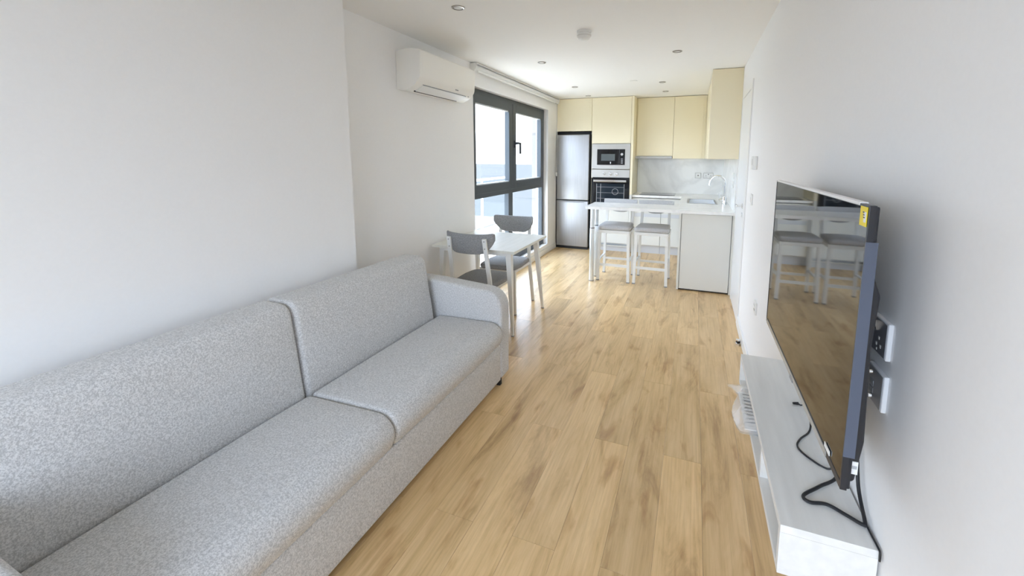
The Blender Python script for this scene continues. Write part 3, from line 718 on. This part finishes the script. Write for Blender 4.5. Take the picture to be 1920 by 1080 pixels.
dup(ch, (-1.735, 3.685, 0), math.pi, 'grey padded dining chair on the window side, facing the sofa')

# ------------------------------------------------------------------ sofa
t = thing('sofa', (-1.5, 1.3, 0), 'long light grey fabric sofa with two seat cushions along the left wall', 'sofa')
YA0, YA1, YM = 0.338, 2.315, 1.285       # inner faces of the arms, seam
obj('base', soft(bmesh.new(), resample(round_poly([(-1.90, 0.035, 0.01), (-1.135, 0.035, 0.012), (-1.135, 0.285, 0.012), (-1.90, 0.285, 0.01)], 3), 0.1), YA0 - 0.02, YA1 + 0.01, 0.008, 'y', 8, 3), m_sofa, t, True)
def seat_fn(y0, y1):
    def f(p):
        k = max(0.0, 1 - abs((p.y - (y0 + y1) / 2) / ((y1 - y0) / 2)) ** 4)
        if p.z > 0.38: p.z += 0.012 * k * max(0.0, 1 - ((p.x + 1.34) / 0.28) ** 2)
        if p.x > -1.2: p.x += 0.006 * k
        p += Vector((0, 0, 1)) * 0.002 * mnoise.noise(p * 4.0)
        return p
    return f
spoly = resample(round_poly([(-1.594, 0.287, 0.02), (-1.132, 0.287, 0.03), (-1.098, 0.37, 0.07), (-1.150, 0.440, 0.085), (-1.594, 0.430, 0.022)], 7), 0.045)
for a, b in ((YA0, YM), (YM, YA1)):
    obj('seat_cushion', soft(bmesh.new(), spoly, a + 0.003, b - 0.003, 0.020, 'y', 16, 5, seat_fn(a, b)), m_sofa, t, True, ang=1.3)
def back_fn(y0, y1, wr):
    def f(p):
        k = max(0.0, 1 - abs((p.y - (y0 + y1) / 2) / ((y1 - y0) / 2)) ** 4)
        if p.x > -1.78: p.x += 0.014 * k * max(0.0, 1 - ((p.z - 0.63) / 0.20) ** 2)
        if wr and p.x > -1.72:
            e = max(0.0, 1 - (y1 - p.y) / 0.20)
            p.x += 0.0045 * e * math.sin((p.y * 2.2 + p.z * 0.25) * 62) * max(0.0, 1 - abs(p.z - 0.55) / 0.22)
        p.x += 0.002 * mnoise.noise(p * 5.0)
        return p
    return f
bpoly = resample(round_poly([(-1.89, 0.30, 0.03), (-1.609, 0.30, 0.01), (-1.607, 0.42, 0.03), (-1.664, 0.848, 0.060), (-1.83, 0.848, 0.060), (-1.90, 0.78, 0.06)], 7), 0.035)
for a, b, wr in ((YA0, YM, False), (YM, YA1 - 0.035, True)):
    obj('back_cushion', soft(bmesh.new(), bpoly, a + 0.003, b - 0.003, 0.024, 'y', 40, 6, back_fn(a, b, wr)), m_sofa, t, True, ang=1.3)
apoly = resample(round_poly([(-1.90, 0.045, 0.02), (-1.128, 0.045, 0.02), (-1.124, 0.632, 0.125), (-1.62, 0.668, 0.10), (-1.90, 0.675, 0.03)], 9), 0.06)
for a, b in ((YA1 + 0.004, YA1 + 0.135), (YA0 - 0.135, YA0 - 0.004)):
    obj('arm', soft(bmesh.new(), apoly, a, b, 0.022, 'y', 2, 5), m_sofa, t, True, ang=1.3)
obj('back_panel', soft(bmesh.new(), resample(round_poly([(-1.935, 0.06, 0.01), (-1.895, 0.06, 0.01), (-1.895, 0.74, 0.015), (-1.935, 0.74, 0.015)], 3), 0.2), YA0 - 0.13, YA1 + 0.13, 0.01, 'y', 4, 3), m_sofa, t, True)
for x in (-1.20, -1.86):
    for y in (YA1 + 0.06, YM, YA0 - 0.06):
        obj('leg', lathe(bmesh.new(), [(0.001, 0), (0.018, 0), (0.022, 0.05), (0.001, 0.05)], (x if y != YM else x - 0.05, y, 0), 'z', 14), m_rubber, t, True)
obj('leg', B(-1.165, -1.137, YA1 + 0.002, YA1 + 0.03, 0.0, 0.05, 0.004), m_rubber, t)

# ------------------------------------------------------------------ TV console (wall-hung shelf unit)
t = thing('media_console', (0.33, 1.49, 0.505), 'long low white ash wall-hung console beneath the television', 'console')
QX, QY0, QY1, QZ0, QZ1 = 0.232, 1.030, 1.957, 0.505, 0.635
obj('top_board', B(QX, XR - 0.006, QY0, QY1, QZ1 - 0.020, QZ1, 0.0012), m_ash, t)
obj('bottom_board', B(QX, XR - 0.006, QY0, QY1, QZ0, QZ0 + 0.016, 0.0012), m_ash, t)
obj('end_panel', B(QX, XR - 0.006, QY0, QY0 + 0.018, QZ0 + 0.016, QZ1 - 0.020), m_ash, t)
obj('end_panel', B(QX, XR - 0.006, QY1 - 0.018, QY1, QZ0 + 0.016, QZ1 - 0.020), m_ash, t)
obj('divider', B(QX + 0.002, XR - 0.02, 1.335, 1.353, QZ0 + 0.016, QZ1 - 0.020), m_ash, t)
obj('back_board', B(XR - 0.016, XR - 0.007, QY0 + 0.018, QY1 - 0.018, QZ0 + 0.016, QZ1 - 0.020), m_ash, t)

# plastic bag with papers sticking out of the console
t = thing('plastic_bag', (0.26, 1.70, QZ0 + 0.017), 'crumpled clear plastic bag of white leaflets sticking out of the console', 'bag')
zb = QZ0 + 0.0175
bm = bmesh.new(); NX, NY = 22, 26
def bagpt(u, v, top):
    xa = 0.196 - 0.018 * math.sin(v * 5) - (0.040 * max(0, (v - 0.82) / 0.18)); x = xa + (0.40 - xa) * u
    y = 1.535 + 0.325 * v
    e = min(u, 1 - u, v, 1 - v); puff = min(1.0, e * 7)
    h = 0.010 + 0.030 * puff
    nz = mnoise.noise(Vector((x * 34, y * 30, 3.1 if top else 9.7))) * 0.010 + abs(mnoise.noise(Vector((x * 70, y * 62, 1.0)))) * 0.006
    return Vector((x + 0.004 * mnoise.noise(Vector((y * 40, v, 2))), y + 0.005 * mnoise.noise(Vector((x * 50, u, 5))), zb + ((h + nz * puff) if top else 0.002 + 0.001 * (nz > 0))))
for top in (True, False):
    g = [[bm.verts.new(bagpt(i / NX, j / NY, top)) for j in range(NY + 1)] for i in range(NX + 1)]
    for i in range(NX):
        for j in range(NY): bm.faces.new((g[i][j], g[i + 1][j], g[i + 1][j + 1], g[i][j + 1]))
bmesh.ops.recalc_face_normals(bm, faces=bm.faces[:])
obj('bag_film', bm, m_bag, t, True, ang=3)
for k, (dx, dy, a) in enumerate(((0, 0, 0.05), (0.006, -0.008, -0.06))):
    bm = B(0.215 + dx, 0.39, 1.56 + dy, 1.815 + dy, zb + 0.004 + k * 0.006, zb + 0.008 + k * 0.006)
    pp = obj('leaflet', bm, m_paper, t)
bm = bmesh.new()
for k in range(9):
    y = 1.79 - k * 0.024; w = 0.03 + 0.035 * random.random()
    box(bm, 0.228, 0.228 + w, y - 0.006, y, zb + 0.0141, zb + 0.0145)
obj('print', bm, m_ink, pp)

# ------------------------------------------------------------------ television
TX = 0.312; ty0, ty1, tz0, tz1 = 0.945, 1.905, 0.822, 1.412
t = thing('television', (TX, (ty0 + ty1) / 2, tz0), 'large flat black television still wearing protective film on the right wall', 'television')
obj('back_shell', B(TX + 0.006, TX + 0.018, ty0 + 0.002, ty1 - 0.002, tz0 + 0.002, tz1 - 0.002, 0.004), m_black, t)
obj('screen', B(TX + 0.0012, TX + 0.0058, ty0 + 0.006, ty1 - 0.006, tz0 + 0.016, tz1 - 0.006), m_screen, t)
bm = bmesh.new()
for a in ((ty0, ty0 + 0.006, tz0, tz1), (ty1 - 0.006, ty1, tz0, tz1), (ty0 + 0.006, ty1 - 0.006, tz1 - 0.006, tz1), (ty0 + 0.006, ty1 - 0.006, tz0, tz0 + 0.016)): box(bm, TX, TX + 0.012, a[0], a[1], a[2], a[3], 0.001)
bz = obj('bezel', bm, m_black, t)
obj('bottom_film', B(TX - 0.001, TX + 0.001, ty0 + 0.10, ty1 - 0.02, tz0 - 0.001, tz0 + 0.015), m_film, bz)
obj('top_film', B(TX - 0.001, TX + 0.014, ty0 + 0.05, ty1 - 0.015, tz1 - 0.004, tz1 + 0.002), m_paper, bz)
obj('side_film', B(TX - 0.001, TX + 0.019, ty0 - 0.0018, ty0 - 0.0004, tz0 + 0.075, tz1 - 0.07), m_filmside, bz)
# deep electronics housing, lower part
pr = round_poly([(TX + 0.016, tz0 + 0.004, 0.0), (TX + 0.030, tz0 + 0.010, 0.01), (TX + 0.040, tz0 + 0.10, 0.05), (TX + 0.034, tz0 + 0.30, 0.05), (TX + 0.040, tz0 + 0.41, 0.03), (TX + 0.016, tz0 + 0.48, 0.0)], 5)
obj('rear_housing', soft(bmesh.new(), resample(pr, 0.05), ty0 + 0.02, ty1 - 0.02, 0.004, 'y', 2, 3), m_black, t, True, ang=0.9, flatcap=True)
obj('wall_bracket', B(TX + 0.034, XR - 0.001, 1.30, 1.55, 0.95, 1.18), m_dark, t)
s = obj('energy_sticker', B(TX - 0.0016, TX - 0.0004, ty0 + 0.006, ty0 + 0.040, tz1 - 0.042, tz1 - 0.004), m_yellow, t)
obj('sticker_white_field', B(TX - 0.0022, TX - 0.0017, ty0 + 0.008, ty0 + 0.019, tz1 - 0.034, tz1 - 0.014), m_paper, s)
bm = bmesh.new()
for k in range(3): box(bm, TX - 0.0026, TX - 0.0022, ty0 + 0.013 + 0.002 * k, ty0 + 0.020 + 0.002 * k, tz1 - 0.026 + k * 0.005, tz1 - 0.0235 + k * 0.005)
obj('sticker_print', bm, m_ink, s)
s = obj('serial_label', B(TX + 0.019, TX + 0.033, ty0 + 0.0180, ty0 + 0.0200, tz0 + 0.028, tz0 + 0.056), m_paper, t)
bm = bmesh.new()
for k in range(6): box(bm, TX + 0.021 + k * 0.0018, TX + 0.0219 + k * 0.0018, ty0 + 0.0175, ty0 + 0.0180, tz0 + 0.040, tz0 + 0.047)
obj('barcode', bm, m_grey, s)
obj('logo_label', B(TX - 0.0018, TX - 0.0002, ty0 + 0.075, ty0 + 0.112, tz0 + 0.020, tz0 + 0.031), m_paper, t)
obj('standby_window', B(TX - 0.0018, TX - 0.0002, 1.39, 1.43, tz0 - 0.006, tz0 + 0.004), m_grey, t)

# cables
cz = QZ1 + 0.0055
def cable(name, pts, r, label, plug=None):
    o = single(name, T(smooth_path(pts, 7), r, 8), m_rubber, label, 'cable', 'loose television cables', True)
    return o
cable('power_cable', [(0.385, 1.30, 0.86), (0.408, 1.275, 0.74), (0.405, 1.250, cz + 0.004), (0.348, 1.190, cz), (0.302, 1.142, cz), (0.312, 1.123, cz), (0.350, 1.130, cz), (0.385, 1.110, cz), (0.412, 1.090, cz + 0.002), (0.418, 1.098, cz + 0.006), (0.420, 1.16, cz + 0.05), (0.420, 1.20, 0.80), (0.410, 1.20, 0.87)], 0.0042, 'thick black power cord in a pointed loop at the console end')
cable('signal_cable', [(0.372, 1.56, 0.84), (0.385, 1.54, 0.74), (0.392, 1.49, 0.66), (0.382, 1.445, cz - 0.002), (0.345, 1.39, cz - 0.002), (0.330, 1.345, cz - 0.002), (0.355, 1.30, cz - 0.002), (0.392, 1.276, cz - 0.002), (0.405, 1.285, 0.67), (0.405, 1.31, 0.80)], 0.0028, 'thin black cable curving in a round loop under the television')
tp = thing('cable_plug', (0.372, 1.6, QZ1), 'small black cable plug lying on the console top under the television', 'plug')
obj('connector', T([(0.365, 1.597, QZ1 + 0.0055), (0.382, 1.602, QZ1 + 0.0055)], [0.004, 0.005], 10), m_rubber, tp, True)
obj('lead', T(smooth_path([(0.381, 1.602, QZ1 + 0.0055), (0.395, 1.60, QZ1 + 0.006), (0.400, 1.60, 0.70), (0.395, 1.58, 0.84)], 6), 0.0022, 8), m_rubber, tp, True)
single('wall_lead', T(smooth_path([(0.4215, 1.094, 0.638), (0.4225, 1.065, 0.638), (0.4235, 1.040, 0.6385), (0.4245, 1.0265, 0.635), (0.4250, 1.0255, 0.615)], 6), 0.0022, 8), m_rubber, 'short black lead slipping down between the console end and the wall', 'cable', None, True)

# ------------------------------------------------------------------ wall plates by the TV
def plate(name, y, z, lab, kind, size=0.086, cat='socket', m=m_sock, x=XR, group=None):
    t = thing(name, (x, y, z), lab, cat, group)
    h_ = size / 2
    obj('plate', B(x - 0.011, x - 0.0005, y - h_, y + h_, z - h_, z + h_, 0.003, 3), m_white if m is m_white else m_sock_rim, t, True)
    if m is not m_white: obj('face', B(x - 0.0122, x - 0.0108, y - h_ + 0.004, y + h_ - 0.004, z - h_ + 0.004, z + h_ - 0.004), m, t)
    f = x - 0.0122
    if kind == 'power':
        obj('rocker', prism(bmesh.new(), [(f + 0.001, z + 0.010), (f + 0.001, z + 0.034), (f - 0.008, z + 0.032), (f - 0.003, z + 0.012)], y + 0.008, y + 0.024), m_chrome, t)
        for dy, dz in ((-0.004, -0.004), (0.007, -0.021), (-0.015, -0.021)): obj('pin_hole', B(f - 0.0006, f + 0.0005, y + dy - 0.003, y + dy + 0.003, z + dz - 0.003, z + dz + 0.004), m_paper, t)
        obj('pin_hole', B(f - 0.0006, f + 0.0005, y + 0.001, y + 0.005, z - 0.034, z - 0.029), m_paper, t)
    elif kind == 'media':
        obj('coaxial_socket', lathe(bmesh.new(), [(0.001, 0), (0.006, 0), (0.005, -0.006), (0.001, -0.006)], (f, y + 0.02, z + 0.026), 'x', 12), m_chrome, t, True)
        for dz in (0.004, -0.014): obj('data_port', B(f - 0.0008, f + 0.0005, y + 0.004, y + 0.024, z + dz - 0.007, z + dz + 0.006), m_grey, t)
        obj('coaxial_socket', lathe(bmesh.new(), [(0.001, 0), (0.006, 0), (0.005, -0.006), (0.001, -0.006)], (f, y + 0.012, z - 0.030), 'x', 12), m_chrome, t, True)
    elif kind == 'double':
        for s_ in (-1, 1):
            obj('pin_hole', B(f - 0.0006, f + 0.0005, y + s_ * 0.012 - 0.004, y + s_ * 0.012 + 0.004, z - 0.02, z - 0.008), m_grey, t)
            obj('rocker', B(f - 0.003, f + 0.0005, y + s_ * 0.014 - 0.006, y + s_ * 0.014 + 0.006, z + 0.012, z + 0.026), m_trim, t)
    elif kind == 'switch':
        obj('rocker', B(f - 0.003, f + 0.002, y - 0.012, y + 0.012, z - 0.018, z + 0.018, 0.002), m_trim, t)
    return t
m_sock_rim = mat('socket_white_rim', (0.84, 0.85, 0.87), 0.25)
plate('power_socket', 1.137, 1.092, 'grey faced three-pin power socket with chrome rocker behind the television edge', 'power')
plate('media_socket', 1.130, 0.972, 'grey faced aerial and data plate just below the power socket', 'media')
plate('double_socket', 3.02, 0.505, 'white wall socket low down between the television and the door', 'double', 0.084, 'socket', m_white)
plate('light_switch', 3.60, 1.18, 'white light switch below the thermostat beside the door', 'switch', 0.084, 'switch', m_white)
plate('cooker_switch', 5.20, 1.30, 'upper white switch on the marble beside the tap', 'switch', 0.07, 'switch', m_white, XR - 0.0125)
plate('waste_switch', 5.20, 1.20, 'lower white switch on the marble beside the tap', 'switch', 0.07, 'switch', m_white, XR - 0.0125)
t = thing('thermostat', (XR, 3.50, 1.46), 'white boxy thermostat on the wall beside the door', 'thermostat')
obj('case', B(XR - 0.030, XR - 0.0005, 3.445, 3.555, 1.415, 1.515, 0.004), m_white, t)
obj('display', B(XR - 0.0312, XR - 0.0298, 3.465, 3.535, 1.45, 1.495), m_lens, t)
t = thing('door_stop', (0.395, 3.56, 0), 'small chrome door stop on the floor against the skirting', 'door stop')
obj('body', lathe(bmesh.new(), [(0.001, 0), (0.016, 0), (0.016, 0.012), (0.012, 0.016), (0.012, 0.030), (0.016, 0.034), (0.016, 0.042), (0.001, 0.043)], (0.395, 3.56, 0.0005), 'z', 20), m_chrome, t, True)
obj('rubber_ring', lathe(bmesh.new(), [(0.012, 0.017), (0.0165, 0.018), (0.0165, 0.029), (0.012, 0.029)], (0.395, 3.56, 0), 'z', 20), m_rubber, t)

# splashback sockets
for x, w, nm, lab in ((0.052, 0.088, 'cooker_outlet', 'single outlet plate on the marble left of the double socket'), (0.205, 0.146, 'double_outlet', 'double socket on the marble splashback behind the tap')):
    t = thing(nm, (x, YB - 0.014, 1.222), lab, 'socket')
    y = YB - 0.0145
    obj('rim', B(x - w / 2, x + w / 2, y - 0.004, y, 1.178, 1.266, 0.001), m_steel2, t)
    obj('plate', B(x - w / 2 + 0.005, x + w / 2 - 0.005, y - 0.010, y - 0.0042, 1.184, 1.260, 0.002), m_white, t)
    if w < 0.1: obj('cord_outlet', B(x - 0.006, x + 0.008, y - 0.012, y - 0.0102, 1.214, 1.232), m_dark, t)
    else:
        for s_ in (-1, 1):
            obj('pin_hole', B(x + s_ * 0.035 - 0.004, x + s_ * 0.035 + 0.004, y - 0.0115, y - 0.0102, 1.218, 1.228), m_dark, t)
            for q_ in (-1, 1): obj('pin_hole', B(x + s_ * 0.035 + q_ * 0.011 - 0.004, x + s_ * 0.035 + q_ * 0.011 + 0.004, y - 0.0115, y - 0.0102, 1.196, 1.204), m_grey, t)
            obj('rocker', B(x + s_ * 0.055 - 0.006, x + s_ * 0.055 + 0.006, y - 0.013, y - 0.0102, 1.236, 1.252), m_trim, t)
        obj('rocker', B(x - 0.006, x + 0.006, y - 0.012, y - 0.0102, 1.236, 1.250), m_dark, t)

# ------------------------------------------------------------------ air conditioner
t = thing('air_conditioner', (XL, 3.05, 2.0), 'white split air conditioner high on the left wall', 'air conditioner')
ap = resample(round_poly([(-2.138, 2.008, 0.004), (-2.05, 1.999, 0.03), (-1.975, 2.034, 0.08), (-1.929, 2.085, 0.07), (-1.918, 2.283, 0.010), (-2.02, 2.300, 0.10), (-2.138, 2.288, 0.004)], 7), 0.04)
AY0, AY1 = 2.638, 3.455
obj('body', soft(bmesh.new(), ap, AY0, AY1, 0.003, 'y', 2, 3), m_acbody, t, True, ang=0.9, flatcap=True)
a0, a1 = Vector((-1.966, 2.0450)), Vector((-2.034, 2.0060))
dv = (a1 - a0).normalized(); nv = Vector((dv.y, -dv.x)); nv = nv if nv.y < 0 else -nv
def slab2(p, q, th, y0, y1): return prism(bmesh.new(), [p, q, q + nv * (th + 0.003), p + nv * (th + 0.003)], y0, y1)
lv = obj('louvre', slab2(a0, a1, 0.005, AY0 + 0.085, AY1 - 0.10), m_white, t)
obj('louvre_gap', slab2(a0 - dv * 0.004, a0, 0.003, AY0 + 0.085, AY1 - 0.10), m_grey, t)
obj('air_slot', slab2(a1, a1 + dv * 0.010, 0.003, AY0 + 0.075, AY1 - 0.14), m_dark, t)
obj('sensor', lathe(bmesh.new(), [(0.001, 0), (0.006, 0), (0.006, -0.006), (0.001, -0.006)], (-1.962, AY1 - 0.06, 2.048), 'z', 10), m_grey, t)
bm = bmesh.new()
for k in range(4): box(bm, -1.9310, -1.9265, 3.13 + k * 0.011, 3.138 + k * 0.011, 2.062, 2.070)
obj('logo', bm, m_grey, t)

# roller blind
t = thing('roller_blind', (XL, 5.1, 2.39), 'white rolled-up roller blind above the window', 'blind')
bp_ = round_poly([(-2.139, 2.352, 0), (-2.100, 2.345, 0.02), (-2.070, 2.375, 0.03), (-2.070, 2.428, 0.004), (-2.139, 2.428, 0)], 5)
for y0, y1 in ((3.745, 3.775), (6.43, 6.455)):
    obj('bracket', _prism(bmesh.new(), bp_, y0, y1, 'y'), m_white, t)
obj('fabric_roll', lathe(bmesh.new(), [(0.001, 0), (0.032, 0), (0.032, 2.65), (0.001, 2.65)], (-2.104, 3.778, 2.385), 'y', 28), m_blind, t, True)
obj('cassette', B(-2.139, -2.072, 3.776, 6.43, 2.421, 2.432, 0.002), m_white, t)
obj('hem_bar', B(-2.083, -2.069, 3.79, 6.42, 2.342, 2.36, 0.004), m_white, t)
obj('control_cord', T([(-2.10, 6.44, 2.345), (-2.105, 6.44, 1.25)], 0.003, 6), m_white, t)
obj('cord_weight', B(-2.12, -2.095, 6.425, 6.452, 1.20, 1.26, 0.004), m_white, t)

# ------------------------------------------------------------------ ceiling fittings
DL = [(-1.442, 2.391, 'brushed ring downlight nearest the camera, above the air conditioner side'), (-1.469, 3.993, 'brushed ring downlight in the ceiling beside the roller blind'),
      (-0.195, 3.991, 'brushed ring downlight in the ceiling nearest the room door'), (-1.549, 5.489, 'brushed ring downlight in front of the fridge, nearer of the two'),
      (-0.429, 5.492, 'brushed ring downlight in front of the wall cabinets, nearer of the two'), (-0.44, 6.26, 'brushed ring downlight closest to the narrow wall cabinet'),
      (-1.571, 6.32, 'brushed ring downlight closest to the fridge top cabinet')]
dl0 = None
for x, y, lab in DL:
    if dl0 is None:
        dl0 = thing('downlight', (0, 0, 0))
        obj('trim_ring', lathe(bmesh.new(), [(0.030, 0.0), (0.042, 0.0), (0.040, -0.005), (0.030, -0.007)], (0, 0, 0), 'z', 28), m_ring, dl0, True)
        obj('lamp_lens', lathe(bmesh.new(), [(0.001, -0.001), (0.027, -0.001), (0.027, -0.004), (0.001, -0.006)], (0, 0, 0), 'z', 24), m_lens, dl0, True)
        bmx = bmesh.new(); lathe(bmx, [(0.027, -0.0005), (0.030, -0.0005), (0.030, -0.002), (0.027, -0.002)], (0, 0, 0), 'z', 24)
        obj('inner_gap', bmx, m_dark, dl0)
        dl0.location = (x, y, H - 0.0005); tag(dl0, lab, 'downlight', 'ceiling downlights')
    else: dup(dl0, (x, y, H - 0.0005), 0, lab)
t = thing('smoke_detector', (-0.82, 3.135, H), 'round white smoke detector on the ceiling', 'smoke detector')
obj('base', lathe(bmesh.new(), [(0.001, 0), (0.054, 0), (0.054, -0.018), (0.001, -0.018)], (-0.82, 3.135, H - 0.0005), 'z', 28), m_white, t, True)
obj('cover', lathe(bmesh.new(), [(0.001, -0.018), (0.046, -0.018), (0.052, -0.030), (0.050, -0.044), (0.038, -0.060), (0.030, -0.066), (0.001, -0.067)], (-0.82, 3.135, H - 0.0005), 'z', 28), m_white, t, True)
obj('grille', lathe(bmesh.new(), [(0.0508, -0.032), (0.0530, -0.032), (0.0530, -0.040), (0.0508, -0.040)], (-0.82, 3.135, H - 0.0005), 'z', 28), m_lens, t)
single('ceiling_vent', lathe(bmesh.new(), [(0.001, 0), (0.045, 0), (0.043, -0.005), (0.001, -0.006)], (-0.754, 5.30, H - 0.0005), 'z', 24), m_white, 'flat white round cover plate on the ceiling over the stools', 'vent', None, True)

bpy.context.view_layer.update()
